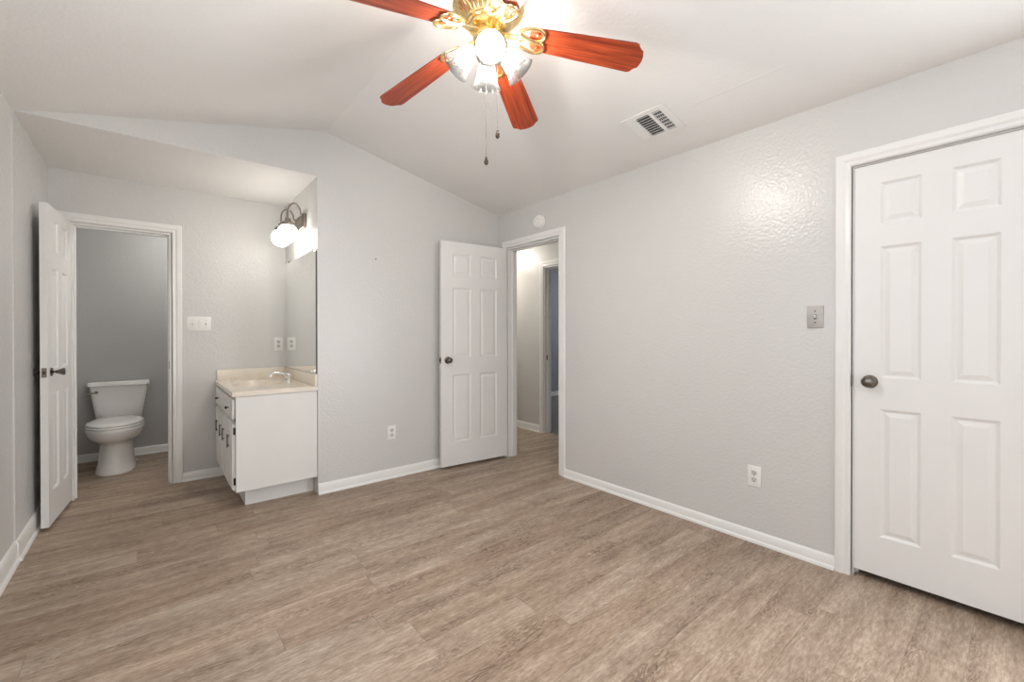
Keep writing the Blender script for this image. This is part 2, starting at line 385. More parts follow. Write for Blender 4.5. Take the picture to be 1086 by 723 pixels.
structure('wall_dim_room_near', B(HX+T, 7.9, 2.8, 2.9, 0, E), DARKWALL, 'near wall of the room across the hall', 'wall')
# closet behind the closed door
bm = bmesh.new(); box(bm, W+T, W+0.75, CL0-0.25, CL0-0.2, 0, E); box(bm, W+T, W+0.75, CL1+0.2, CL1+0.25, 0, E)
box(bm, W+0.75, W+0.8, CL0-0.25, CL1+0.25, 0, E); box(bm, W+T, W+0.8, CL0-0.25, CL1+0.25, E, E+0.05)
structure('wall_closet', bm, WALL, 'inside of the closet behind the closed door', 'wall')

# ------------------------------------------------------------------ baseboards and casings
def baseboard(name, p0, p1, nrm, h, label, t=0.012, shoe=0.012):
    """straight run p0 -> p1 on a wall whose room-side normal is nrm."""
    prof = [(0, 0), (t+shoe, 0), (t+shoe, 0.006), (t+0.7*shoe, 0.014), (t, 0.019), (t, h*0.80), (t*0.75, h*0.90), (t*0.35, h*0.97), (0.0, h)]
    n = Vector(nrm)
    rings = [[(Vector((p[0], p[1], 0)) + n*o + Vector((0, 0, z))) for o, z in prof] for p in (p0, p1)]
    return structure(name, loft(bmesh.new(), rings), TRIM, label, 'baseboard', smooth=25)
CASW = 0.070
def casing(name, axis, plane, sgn, a0, a1, top, label, w_=CASW, t=0.017, rev=0.006):
    """mitred three-sided casing round an opening; sgn = which way the wall faces."""
    prof = [(rev, 0), (rev, t*0.55), (rev+0.006, t*0.8), (w_*0.28, t*0.72), (w_*0.40, t*0.62), (w_*0.55, t*0.95), (w_*0.80, t), (w_*0.93, t*0.95), (w_, t*0.7), (w_, 0)]
    def P(a, z, h): return (plane+sgn*h, a, z) if axis == 0 else (a, plane+sgn*h, z)
    rings = [[P(a0-o, 0.0, h) for o, h in prof], [P(a0-o, top+o, h) for o, h in prof], [P(a1+o, top+o, h) for o, h in prof], [P(a1+o, 0.0, h) for o, h in prof]]
    return structure(name, loft(bmesh.new(), rings), TRIM, label, 'door casing', smooth=25)
def jamb(parent, axis, p0, p1, a0, a1, top, stop_at, th=0.012):
    bm = bmesh.new()
    def bx(A0, A1, h0, h1, z0, z1):
        if axis == 0: box(bm, h0, h1, A0, A1, z0, z1, 0.0015, 1)
        else: box(bm, A0, A1, h0, h1, z0, z1, 0.0015, 1)
    lo, hi = min(p0, p1), max(p0, p1)
    bx(a0-0.006, a0+th, lo, hi, 0, top+0.004); bx(a1-th, a1+0.006, lo, hi, 0, top+0.004); bx(a0+th, a1-th, lo, hi, top-th, top+0.004)
    s0, s1 = stop_at
    bx(a0+th, a0+th+0.011, s0, s1, 0, top-th); bx(a1-th-0.011, a1-th, s0, s1, 0, top-th); bx(a0+th+0.011, a1-th-0.011, s0, s1, top-th-0.011, top-th)
    return obj('jamb', bm, TRIM, parent)

c1 = casing('trim_1', 0, W, -1, CL0, CL1, CLT, 'white moulded casing round the closed closet door on the right wall')
jamb(c1, 0, W, W+T, CL0, CL1, CLT, (W+0.055, W+0.075), th=0.003)
c2 = casing('trim_2', 0, W, -1, HD0, HD1, HDT, 'white moulded casing round the open doorway to the hall')
jamb(c2, 0, W, W+T, HD0, HD1, HDT, (W+0.045, W+0.08))
c3 = casing('trim_3', 1, D2, -1, BD0, BD1, BDT, 'white moulded casing round the toilet room doorway')
jamb(c3, 1, D2, D2+T+0.005, BD0, BD1, BDT, (D2+0.045, D2+0.075))
c4 = casing('trim_4', 0, HX, -1, H20, H21, H2T, 'white casing round the dark doorway across the hall')
jamb(c4, 0, HX, HX+T, H20, H21, H2T, (HX+0.045, HX+0.08))
obj('strike_plate', B(W+0.012, W+0.036, HD0+0.0115, HD0+0.0145, 0.93, 0.99, 0.001, 1), PEWTER, c2)
obj('strike_plate', B(HX+0.03, HX+0.06, H21-0.0145, H21-0.0115, 0.89, 0.95, 0.001, 1), BLACK, c4)
obj('strike_plate', B(BD1-0.0145, BD1-0.0115, D2+0.012, D2+0.036, 0.93, 0.99, 0.001, 1), PEWTER, c3)
obj('strike_lip', B(W-0.011, W-0.001, CL1-0.002, CL1+0.003, 0.945, 1.005, 0.001, 1), PEWTER, c1)
baseboard('baseboard_right', (W, CL1+CASW), (W, HD0-CASW), (-1, 0, 0), 0.068, 'white baseboard between the closet door and the hall doorway')
baseboard('baseboard_back', (M_, D), (W-0.01, D), (0, -1, 0), 0.080, 'white baseboard under the gable wall, running behind the open door')
baseboard('baseboard_left', (L, REAR), (L, D), (1, 0, 0), 0.115, 'tall white baseboard along the left wall')
baseboard('baseboard_alcove_left', (L+0.006, D), (L+0.006, D2), (1, 0, 0), 0.115, 'white baseboard behind the open toilet room door')
baseboard('baseboard_alcove_back', (BD1+CASW, D2), (M_, D2), (0, -1, 0), 0.072, 'short white baseboard between the toilet doorway and the vanity')
baseboard('baseboard_toilet', (-1.0, WCB), (0.75, WCB), (0, -1, 0), 0.075, 'white baseboard behind the toilet')
baseboard('baseboard_hall', (HX, H21+CASW), (HX, 6.5), (-1, 0, 0), 0.085, 'white baseboard on the hall wall')
baseboard('baseboard_dim_room', (HX+T, 5.95), (7.9, 5.95), (0, -1, 0), 0.09, 'white baseboard in the room across the hall')

# ------------------------------------------------------------------ six-panel doors
def six_panel(w_, h, t, cols, rows):
    """slab x 0..w, y 0..t, z 0..h with raised panels on both faces."""
    bm = bmesh.new()
    xs = sorted({0, w_, *[c for q in cols for c in q]}); zs = sorted({0, h, *[c for q in rows for c in q]})
    def is_panel(a, b): return any(c0 <= a < c1 for c0, c1 in cols) and any(r0 <= b < r1 for r0, r1 in rows)
    for face, dirn in ((0.0, 1), (t, -1)):
        for i in range(len(xs)-1):
            for j in range(len(zs)-1):
                x0, x1, z0, z1 = xs[i], xs[i+1], zs[j], zs[j+1]
                def ring(ins, dep):
                    y = face+dirn*dep
                    return [bm.verts.new(p) for p in ((x0+ins, y, z0+ins), (x1-ins, y, z0+ins), (x1-ins, y, z1-ins), (x0+ins, y, z1-ins))]
                if is_panel(x0, z0):
                    rings = [ring(0, 0), ring(0.003, 0.002), ring(0.012, 0.0085), ring(0.017, 0.0085), ring(0.036, 0.0025), ring(0.038, 0.0025)]
                    for a, b in zip(rings, rings[1:]):
                        for k in range(4): bm.faces.new((a[k], a[(k+1) % 4], b[(k+1) % 4], b[k]))
                    bm.faces.new(rings[-1])
                else: bm.faces.new(ring(0, 0))
    def side(p): bm.faces.new([bm.verts.new(q) for q in p])
    for a, b in zip(zs, zs[1:]):
        for x in (0, w_): side(((x, 0, a), (x, t, a), (x, t, b), (x, 0, b)))
    for a, b in zip(xs, xs[1:]):
        for z in (0, h): side(((a, 0, z), (a, t, z), (b, t, z), (b, 0, z)))
    bmesh.ops.remove_doubles(bm, verts=bm.verts, dist=1e-5)
    return bm
def knob_round(parent, x, y, z, dirn, mat):
    Mx = axis_matrix((x, y, z), (0, dirn, 0))
    k = obj('door_knob', LT([(0.012, 0.004), (0.011, 0.022), (0.013, 0.026), (0.022, 0.031), (0.0265, 0.039), (0.0265, 0.047), (0.022, 0.054), (0.012, 0.057), (0.002, 0.0575)], 28), mat, parent, smooth=40, M=Mx)
    obj('rosette', LT([(0.032, 0.0), (0.032, 0.003), (0.027, 0.007), (0.013, 0.010), (0.002, 0.010)], 28), mat, k, smooth=40, M=Mx)
def knob_tulip(parent, x, y, z, dirn, mat, k_=1.0):
    Mx = axis_matrix((x, y, z), (0, dirn, 0))
    pr = [(0.008, 0.004), (0.007, 0.016), (0.009, 0.022), (0.013, 0.032), (0.018, 0.044), (0.0225, 0.054), (0.0235, 0.058), (0.021, 0.061), (0.002, 0.062)]
    k = obj('door_knob', LT([(r, 0.004+(q-0.004)*k_) for r, q in pr], 28), mat, parent, smooth=40, M=Mx)
    obj('rosette', LT([(0.027, 0.0), (0.027, 0.003), (0.022, 0.007), (0.010, 0.009), (0.002, 0.009)], 28), mat, k, smooth=40, M=Mx)
TH = 0.035
# closed closet door: local x runs from its latch side (towards -y in the room), local y into the wall
z0 = 0.038; hh = 2.031-z0
d1 = structure('door_1', six_panel(0.604, hh, TH, [(0.100, 0.246), (0.343, 0.487)], [(0.227-z0, 0.845-z0), (0.994-z0, 1.628-z0), (1.737-z0, 1.936-z0)]), DOOR,
               'closed white six-panel closet door at the right edge of the photo', 'door')
d1.matrix_basis = Matrix.Translation((W+0.010, CL1-0.004, z0)) @ Matrix.Rotation(-PI/2, 4, 'Z') 
knob_round(d1, 0.062, 0, 0.975-z0, -1, PEWTER)
# open bedroom door
z0 = 0.022; hh = 2.041-z0
p_free, p_hinge = Vector((1.977, 3.352)), Vector((2.668, 3.292))
wd = (p_hinge-p_free).length; ang = math.atan2(p_hinge.y-p_free.y, p_hinge.x-p_free.x)
d2 = structure('door_2', six_panel(wd, hh, TH, [(0.112, 0.300), (0.396, 0.584)], [(0.227-z0, 0.845-z0), (0.994-z0, 1.628-z0), (1.737-z0, 1.936-z0)]), DOOR,
               'open white six-panel bedroom door standing against the gable wall', 'door')
d2.matrix_basis = Matrix.Translation((p_free.x, p_free.y, z0)) @ Matrix.Rotation(ang, 4, 'Z')
knob_round(d2, 0.062, 0, 0.975-z0, -1, PEWTER); knob_round(d2, 0.062, TH, 0.975-z0, 1, PEWTER)
obj('latch_plate', B(-0.0015, 0.001, 0.006, 0.029, 0.945-z0, 1.003-z0), PEWTER, d2)
obj('latch_bolt', B(-0.011, 0.0, 0.012, 0.023, 0.965-z0, 0.985-z0, 0.002, 1), PEWTER, d2)
for zz in (0.2, 1.0, 1.78): obj('hinge', LT([(0.006, 0), (0.006, 0.085)], 10), PEWTER, d2, M=Matrix.Translation((wd+0.005, TH*0.95, zz)))
# open toilet room door
z0 = 0.022; hh = 2.018-z0
q_hinge, q_free = Vector((-0.441, 4.436)), Vector((-0.4855, 3.868))
wd = (q_hinge-q_free).length; ang = math.atan2(q_hinge.y-q_free.y, q_hinge.x-q_free.x)
d3 = structure('door_3', six_panel(wd, hh, TH, [(0.098, 0.236), (0.332, 0.470)], [(0.227-z0, 0.845-z0), (0.994-z0, 1.628-z0), (1.737-z0, 1.936-z0)]), DOOR,
               'open white six-panel toilet room door folded back to the left wall', 'door')
d3.matrix_basis = Matrix.Translation((q_free.x, q_free.y, z0)) @ Matrix.Rotation(ang, 4, 'Z')
knob_tulip(d3, 0.062, 0, 0.975-z0, -1, PEWTER); knob_tulip(d3, 0.062, TH, 0.975-z0, 1, PEWTER, 0.62)
obj('latch_plate', B(-0.0015, 0.001, 0.006, 0.029, 0.945-z0, 1.003-z0), NICKEL, d3)
obj('latch_bolt', B(-0.010, 0.0, 0.012, 0.023, 0.965-z0, 0.985-z0, 0.002, 1), PEWTER, d3)
# ------------------------------------------------------------------ ceiling fan
FX, FY = 1.120, 1.502
FZ = ceil_z(FX)
fan = thing('ceiling_fan', 'brass ceiling fan with five cherry blades and four lit glass shades', 'ceiling fan', (FX, FY, 0))
obj('canopy', LT([(0.070, FZ+0.008), (0.082, FZ-0.012), (0.080, FZ-0.035), (0.060, FZ-0.055), (0.045, FZ-0.062)], 40), BRASS, fan, smooth=35)
def flute(a, r, z): return 1.0 + (0.030*math.cos(40*a) if 2.548 < z < 2.588 else 0.0)
obj('motor_housing', LT([(0.045, 2.680), (0.115, 2.672), (0.140, 2.660), (0.148, 2.645), (0.148, 2.610), (0.154, 2.604), (0.154, 2.596), (0.146, 2.590), (0.138, 2.582),
    (0.122, 2.568), (0.106, 2.556), (0.098, 2.546), (0.098, 2.538), (0.090, 2.532), (0.075, 2.530)], 200, mod=flute), BRASS, fan, smooth=30)
obj('flywheel', LT([(0.070, 2.534), (0.082, 2.531), (0.082, 2.516), (0.066, 2.512)], 48), BRASS, fan, smooth=35)
obj('switch_housing', LT([(0.052, 2.515), (0.058, 2.508), (0.060, 2.490), (0.066, 2.480), (0.066, 2.470), (0.058, 2.458), (0.050, 2.446), (0.052, 2.438)], 48), BRASS, fan, smooth=35)
kit = obj('light_fitter', LT([(0.050, 2.442), (0.062, 2.436), (0.064, 2.424), (0.056, 2.408), (0.040, 2.396), (0.020, 2.389), (0.012, 2.380), (0.006, 2.372), (0.001, 2.370)], 48), BRASS, fan, smooth=35)
APEX, TIPZ, RT = 2.512, 2.398, 0.660
def blade_mesh():
    # outline in local x (radius) / y (width), root at x=0.185
    half = [(0.182, 0.030), (0.190, 0.046), (0.210, 0.056), (0.40, 0.066), (0.628, 0.075), (0.642, 0.070), (0.648, 0.058), (0.658, 0.047), (0.668, 0.040), (0.674, 0.020)]
    out = [(x, -y) for x, y in half]+[(0.676, 0.0)]+half[::-1]
    bm = bmesh.new(); prism(bm, out, 2, -0.003, 0.003)
    return bm
def iron_mesh():
    bm = bmesh.new()
    prism(bm, [(0.060, -0.016), (0.115, -0.011), (0.150, -0.013), (0.150, 0.013), (0.115, 0.011), (0.060, 0.016)], 2, -0.010, -0.0045)
    for s in (-1, 1):
        pts = []
        for k in range(25):                              # a heart of two open loops under the blade root
            a = 2*PI*k/24
            pts.append((0.192+0.052*math.cos(a), s*(0.031+0.028*math.sin(a)*(1.0+0.3*math.cos(a))), -0.0085))
        tube(bm, pts[:-1]+[pts[0]], 0.0068, 8, cap=False)
    tube(bm, [(0.140, 0, -0.008), (0.185, 0, -0.0085), (0.238, 0, -0.0085)], [0.007, 0.0055, 0.004], 8)
    for x, y in ((0.215, 0.032), (0.215, -0.032), (0.236, 0)):
        lathe(bm, [(0.006, -0.004), (0.0055, 0.0), (0.002, 0.0016)], 10, M=Matrix.Translation((x, y, -0.012)) @ Matrix.Rotation(PI, 4, 'X'))
    return bm
droop = math.atan((APEX-TIPZ)/RT)
bl0 = obj('blade', blade_mesh(), CHERRY, fan); ir0 = obj('blade_iron', iron_mesh(), BRASS, bl0, smooth=35)
for k in range(5):
    if k == 0: b_ = bl0
    else:
        b_ = bl0.copy(); COL.objects.link(b_); b_.parent = fan
        i_ = ir0.copy(); COL.objects.link(i_); i_.parent = b_
    az = math.radians(33.6+72*k)
    b_.matrix_basis = Matrix.Translation((0, 0, APEX)) @ Matrix.Rotation(az, 4, 'Z') @ Matrix.Rotation(droop, 4, 'Y') @ Matrix.Rotation(math.radians(-11), 4, 'X')
# four bell shades tilted outwards; one of them faces the camera
def shade_mesh():
    prof_o = [(0.027, 0.0), (0.030, 0.006), (0.036, 0.020), (0.041, 0.038), (0.045, 0.058), (0.050, 0.078), (0.057, 0.094), (0.065, 0.106), (0.068, 0.109)]
    prof_i = [(r-0.0028, z) for r, z in prof_o[::-1]]
    return LT(prof_o+prof_i, 64, mod=lambda a, r, z: 1+0.012*math.cos(16*a), cap0=False, cap1=False)
sh0 = obj('glass_shade', shade_mesh(), SHADE, fan, smooth=50)
bu0 = obj('bulb', LT([(0.012, 0.020), (0.013, 0.030), (0.016, 0.042), (0.0195, 0.054), (0.0200, 0.062), (0.0180, 0.071), (0.0110, 0.078), (0.002, 0.080)], 16), BULB, sh0, smooth=60)
so0 = obj('socket', LT([(0.010, -0.045), (0.012, -0.030), (0.016, -0.022), (0.030, -0.014), (0.032, 0.004), (0.028, 0.006), (0.016, 0.008), (0.014, 0.022), (0.002, 0.022)], 24), BRASS, sh0, smooth=35)
for k in range(4):
    s_ = sh0 if k == 0 else copy_tree(sh0, fan)
    az = math.atan2(-FY, -FX)+math.radians(4)+k*PI/2; el = math.radians(47)
    dv = Vector((math.cos(az)*math.cos(el), math.sin(az)*math.cos(el), -math.sin(el)))
    o_ = Vector((0.066*math.cos(az), 0.066*math.sin(az), 2.424))
    s_.matrix_basis = axis_matrix(o_, dv)
def chain(dx, dy, ztop, zbot, fob):
    bm = bmesh.new(); z = ztop; tube(bm, [(dx, dy, ztop), (dx, dy, zbot)], 0.0012, 6)
    while z > zbot+0.004:
        lathe(bm, [(0.0004, -0.002), (0.0020, 0.0), (0.0004, 0.002)], 6, M=Matrix.Translation((dx, dy, z))); z -= 0.0065
    c = obj('pull_chain', bm, NICKEL, fan)
    obj('pull_fob', LT([(0.002, 0.0), (0.005, -0.003), (0.005, -0.010), (0.0085, -0.016), (0.0095, -0.026), (0.008, -0.032), (0.004, -0.036), (0.001, -0.037)], 16), FOBM, c, smooth=40, M=Matrix.Translation((dx, dy, zbot)))
chain(-0.012, 0.0, 2.376, 1.970, 0); chain(0.028, -0.028, 2.440, 2.085, 0)

# ------------------------------------------------------------------ air vent on the right slope
VC = Vector((2.329, 1.472, ceil_z(2.329)))
sl = Vector((math.cos(CEIL_ANG), 0, -math.sin(CEIL_ANG))); yy = Vector((0, 1, 0)); nn = sl.cross(yy)   # nn points up; local -z faces the room
VM = Matrix(((sl.x, yy.x, nn.x), (sl.y, yy.y, nn.y), (sl.z, yy.z, nn.z)))
vent = thing('air_vent', 'white louvred air vent on the sloping ceiling right of the fan', 'vent', VC, VM)
hx_, hy_ = 0.128, 0.148
secs = [(-0.107, -0.052), (-0.032, 0.055), (0.064, 0.116)]
bm = bmesh.new()
xs = [-hx_, -0.098, 0.098, hx_]; ys = [-hy_]+[c for s in secs for c in s]+[hy_]
for i in range(3):
    for j in range(7):
        if i == 1 and j in (1, 3, 5): continue
        box(bm, xs[i], xs[i+1], ys[j], ys[j+1], -0.008, -0.001)
bmesh.ops.remove_doubles(bm, verts=bm.verts, dist=1e-5)
obj('vent_frame', bm, TRIM, vent)
obj('duct_shade', B(-0.1, 0.1, -0.112, 0.120, -0.0012, -0.0004), SLOT, vent)  # dark sheet standing in for the shade inside the duct
def slat(bm, c, along, length, tilt, wd_=0.013):
    Mt = Matrix.Translation(c) @ (Matrix.Rotation(PI/2, 4, 'Z') if along == 'y' else Matrix.Identity(4)) @ Matrix.Rotation(tilt, 4, 'X')
    n0 = len(bm.verts); bm.verts.ensure_lookup_table()
    box(bm, -length/2, length/2, -wd_/2, wd_/2, -0.0006, 0.0006); bm.verts.ensure_lookup_table()
    bmesh.ops.transform(bm, matrix=Mt, verts=bm.verts[n0:])
for k in range(6):          # section nearest the far wall: blades turned towards the room, they read white
    bm = bmesh.new(); slat(bm, (0, 0.068+k*0.0088, -0.006), 'x', 0.196, math.radians(-22), 0.0100); obj('slat', bm, TRIM, vent)
for k in range(9):          # middle section
    bm = bmesh.new(); slat(bm, (-0.087+k*0.0218, 0.0115, -0.006), 'y', 0.087, math.radians(-62), 0.008); obj('slat', bm, TRIM, vent)
for k in range(5):          # section on the camera side, with crossing bars
    bm = bmesh.new(); slat(bm, (0, -0.102+k*0.0112, -0.0055), 'x', 0.196, math.radians(64), 0.006); obj('slat', bm, TRIM, vent)
bm = bmesh.new()
for k in range(7): box(bm, -0.088+k*0.029-0.0025, -0.088+k*0.029+0.0025, -0.107, -0.052, -0.0075, -0.0045)
obj('damper_bars', bm, TRIM, vent)

# ------------------------------------------------------------------ smoke detector, switches, outlets, nail
sm = thing('smoke_detector', 'round white smoke detector on the wall above the hall doorway', 'smoke detector', (W, 2.835, 2.212), Matrix.Rotation(-PI/2, 3, 'Y'))
obj('base_plate', LT([(0.062, 0.0005), (0.062, 0.010), (0.058, 0.012)], 48), PLASTIC, sm, smooth=35)
obj('cover', LT([(0.056, 0.012), (0.057, 0.026), (0.052, 0.034), (0.036, 0.038), (0.034, 0.036), (0.018, 0.036), (0.016, 0.039), (0.002, 0.040)], 48), PLASTIC, sm, smooth=35)
bm = bmesh.new()
for k in range(10):
    a = 2*PI*k/10; box(bm, -0.002, 0.002, -0.005, 0.005, 0.0352, 0.0372)
    bm.verts.ensure_lookup_table()
    bmesh.ops.transform(bm, matrix=Matrix.Rotation(a, 4, 'Z') @ Matrix.Translation((0.026, 0, 0)), verts=bm.verts[-8:])
obj('sounder_slots', bm, SOCKET, sm)

def plate_frame(normal):
    """local x = along the wall to the viewer's right, y = up, z = out of the wall."""
    z = Vector(normal); y = Vector((0, 0, 1)); x = y.cross(z)
    return Matrix(((x.x, y.x, z.x), (x.y, y.y, z.y), (x.z, y.z, z.z)))
def outlet(label, loc, normal):
    t = thing('wall_outlet', label, 'outlet', loc, plate_frame(normal), 'duplex wall outlets')
    obj('cover_plate', B(-0.037, 0.037, -0.060, 0.060, 0.0004, 0.006, 0.0028), PLASTIC, t, smooth=40)
    for s in (-1, 1):
        poly = []
        for k in range(32):
            a = 2*PI*k/32; poly.append((max(-0.0155, min(0.0155, 0.0175*math.cos(a))), s*0.020+0.0145*math.sin(a)))
        r = obj('receptacle', prism(bmesh.new(), poly, 2, 0.0055, 0.0075), RECEPT, t)
        bm = bmesh.new()
        box(bm, -0.0085, -0.0060, s*0.020-0.001, s*0.020+0.009, 0.0070, 0.0079); box(bm, 0.0060, 0.0085, s*0.020+0.0, s*0.020+0.009, 0.0070, 0.0079)
        lathe(bm, [(0.0035, 0.0070), (0.0035, 0.0079)], 12, M=Matrix.Translation((0, s*0.020-0.007, 0)))
        obj('slots', bm, SLOT, r)
    obj('screw', LT([(0.003, 0.006), (0.003, 0.0068), (0.001, 0.0072)], 12), STEEL, t)
    return t
outlet('white outlet low on the right wall below the grey light switch', (W, 1.032, 0.382), (-1, 0, 0))
outlet('white outlet low on the gable wall left of the open door', (1.553, D, 0.381), (0, -1, 0))
outlet('white outlet above the vanity top beside the mirror', (0.905, D2, 1.119), (0, -1, 0))
def switch(label, loc, normal, n, mat, group, wd_, ht):
    t = thing('light_switch', label, 'light switch', loc, plate_frame(normal))
    obj('cover_plate', B(-wd_/2, wd_/2, -ht/2, ht/2, 0.0004, 0.006, 0.0028), mat, t, smooth=40)
    for k in range(n):
        x = (k-(n-1)/2)*0.046
        tg = obj('toggle', prism(bmesh.new(), [(-0.008, 0.0055), (0.010, 0.0055), (0.009, 0.013), (0.005, 0.014)] if k % 2 == 0 else [(-0.010, 0.0055), (0.008, 0.0055), (-0.005, 0.014), (-0.009, 0.013)], 0, x-0.0045, x+0.0045), PLASTIC, t)
        bm = bmesh.new(); box(bm, x-0.0068, x+0.0068, -0.0125, 0.0125, 0.0056, 0.0066); obj('toggle_slot', bm, SOCKET if mat is PLASTIC else SLOT, tg)
        for s in (-1, 1):
            obj('screw', LT([(0.0036, 0.006), (0.0036, 0.0068), (0.001, 0.0073)], 12), SOCKET if mat is PLASTIC else SLOT, t, M=Matrix.Translation((x, s*0.030, 0)))
    return t
switch('grey metal single light switch on the right wall left of the closet door', (W, 0.733, 1.297), (-1, 0, 0), 1, STEEL, None, 0.074, 0.118)
switch('white triple light switch right of the toilet room doorway', (0.310, D2, 1.296), (0, -1, 0), 3, PLASTIC, None, 0.166, 0.120)
bm = TB([(1.416, D+0.01, 1.818), (1.416, D-0.012, 1.821)], 0.0022, 8); lathe(bm, [(0.0055, 0), (0.005, 0.003), (0.001, 0.004)], 12, M=axis_matrix((1.416, D-0.012, 1.821), (0, -1, 0)))
tag(obj('nail', bm, BLACK), 'small nail left in the bare gable wall high above the outlet', 'nail')
# spring door stop on the baseboard behind the open door
ds = thing('door_stop', 'small door stop on the baseboard behind the open bedroom door', 'door stop', (2.02, D-0.012, 0.055))
pts = [(0.0045*math.cos(0.9*k), -0.004-0.0007*k, 0.0045*math.sin(0.9*k)) for k in range(48)]
obj('spring', TB(pts, 0.0011, 6), BLACK, ds, smooth=60)
obj('rubber_tip', LT([(0.006, 0.0), (0.007, 0.004), (0.006, 0.010), (0.002, 0.011)], 14), BLACK, ds, smooth=40, M=axis_matrix((0, -0.037, 0), (0, -1, 0)))

# ------------------------------------------------------------------ vanity cabinet, top, faucet
CX0, CX1, CY0, CY1, CTOP = 0.440, M_-0.003, D+0.006, D2-0.003, 0.786
van = thing('vanity_cabinet', 'white vanity cabinet with black pulls standing in the alcove', 'cabinet', (0.70, 3.95, 0))
O = dict(parent=van, world=True)
obj('side_panel', B(CX0+0.0005, CX1, CY0, CY0+0.018, 0.132, CTOP, 0.0015, 1), CAB, **O)
obj('side_panel', B(CX0+0.018, CX1, CY1-0.018, CY1, 0.132, CTOP), CAB, **O)
obj('floor_panel', B(CX0+0.018, CX1, CY0+0.018, CY1-0.018, 0.132, 0.150), CAB, **O)
bm = bmesh.new()
fy0, fy1 = CY0+0.018, CY1
for a, b, c, d in ((fy0, fy1, 0.132, 0.165), (fy0, fy1, 0.600, 0.635), (fy0, fy1, 0.755, CTOP), (fy0, fy0+0.03, 0.165, 0.755), (fy1-0.03, fy1, 0.165, 0.755), ((fy0+fy1)/2-0.02, (fy0+fy1)/2+0.02, 0.165, 0.600)):
    box(bm, CX0, CX0+0.018, a, b, c, d)
obj('face_frame', bm, CAB, **O)
tk = obj('toe_kick', B(0.508, CX1, 3.562, CY1, 0.0, 0.1315, 0.001, 1), TRIM, **O)
bm = bmesh.new(); box(bm, 0.494, CX1, 3.549, 3.562, 0.0, 0.020, 0.004, 1); box(bm, 0.494, 0.508, 3.562, CY1, 0.0, 0.020, 0.004, 1)
obj('shoe_moulding', bm, TRIM, tk)
def arch_door(y0, y1, z0_, z1_, rise):
    poly = [(y0, z0_), (y1, z0_)] + [(y1-(y1-y0)*k/12, z1_-rise*(1-math.sin(PI*k/12))) for k in range(13)]
    bm = bmesh.new(); prism(bm, poly, 0, CX0-0.019, CX0-0.001)
    bmesh.ops.bevel(bm, geom=[e for e in bm.edges if abs(e.verts[0].co.x-(CX0-0.019)) < 1e-4 and abs(e.verts[1].co.x-(CX0-0.019)) < 1e-4], offset=0.007, segments=2, affect='EDGES')
    ins = 0.045
    poly2 = [(y0+ins, z0_+ins), (y1-ins, z0_+ins)] + [(y1-ins-(y1-y0-2*ins)*k/12, z1_-ins-rise*1.2*(1-math.sin(PI*k/12))) for k in range(13)]
    return bm, poly2
doors = [(3.478, 3.712, 3.590, 1), (3.718, 3.948, 3.862, 0), (3.958, 4.190, 4.032, 0), (4.196, 4.428, 4.262, 0)]
for y0, y1, yp, hg in doors:
    bm, p2 = arch_door(y0, y1, 0.142, 0.612, 0.022)
    dd = obj('cabinet_door', bm, CAB, van, world=True, smooth=30)
    obj('door_panel', prism(bmesh.new(), p2, 0, CX0-0.0225, CX0-0.018), CAB, dd, world=True)
    bm = TB([(CX0-0.034, yp, 0.420), (CX0-0.034, yp, 0.512)], 0.0038, 10)
    for zz in (0.432, 0.500): tube(bm, [(CX0-0.019, yp, zz), (CX0-0.034, yp, zz)], 0.0034, 8)
    obj('pull', bm, BLACK, dd, world=True, smooth=40)
    if hg:
        for zz in (0.205, 0.548): obj('hinge', B(CX0-0.012, CX0+0.001, y0-0.010, y0-0.001, zz-0.024, zz+0.024, 0.002, 1), BLACK, dd, world=True)
dr = obj('drawer', B(CX0-0.019, CX0-0.001, 3.478, 4.428, 0.628, 0.766, 0.006), CAB, van, world=True, smooth=30)
obj('drawer_panel', B(CX0-0.0225, CX0-0.018, 3.515, 4.391, 0.662, 0.732, 0.002, 1), CAB, dr, world=True)
for yk in (3.605, 4.185): obj('drawer_knob', LT([(0.004, 0.0), (0.004, 0.010), (0.008, 0.014), (0.0095, 0.020), (0.007, 0.024), (0.001, 0.025)], 16), BLACK, dr, world=True, smooth=40, M=axis_matrix((CX0-0.0225, yk, 0.697), (-1, 0, 0)))

vt = thing('countertop', 'cream moulded vanity countertop with an integral sink and splashbacks', 'countertop', (0.69, 3.95, CTOP))
SX, SY = 0.655, 3.985                           # sink centre
x0, x1, y0, y1 = 0.418, M_-0.002, D-0.006, D2-0.002
def sink(x, y):
    q = math.sqrt(((x-SX)/0.165)**2+((y-SY)/0.225)**2)
    if q >= 1: return 0.0
    s = 1-q*q; return -0.115*min(1.0, s*1.35)**0.75 if s > 0.02 else -0.115*(s*1.35)**0.75
bm = bmesh.new(); NX, NY = 56, 84; TOPZ = CTOP+0.032
grid = [[bm.verts.new((x0+(x1-x0)*i/NX, y0+(y1-y0)*j/NY, TOPZ+sink(x0+(x1-x0)*i/NX, y0+(y1-y0)*j/NY)-(0.004 if i in (0,) or j in (0,) else 0))) for j in range(NY+1)] for i in range(NX+1)]
low = [[bm.verts.new((v.co.x, v.co.y, CTOP+0.001+min(0, (v.co.z-TOPZ+0.018) if v.co.z < TOPZ-0.006 else 0))) for v in col] for col in grid]
for i in range(NX):
    for j in range(NY):
        bm.faces.new((grid[i][j], grid[i+1][j], grid[i+1][j+1], grid[i][j+1])); bm.faces.new((low[i][j], low[i][j+1], low[i+1][j+1], low[i+1][j]))
for i in range(NX):
    for j in (0, NY): bm.faces.new((grid[i][j], grid[i+1][j], low[i+1][j], low[i][j]))
for j in range(NY):
    for i in (0, NX): bm.faces.new((grid[i][j], grid[i][j+1], low[i][j+1], low[i][j]))
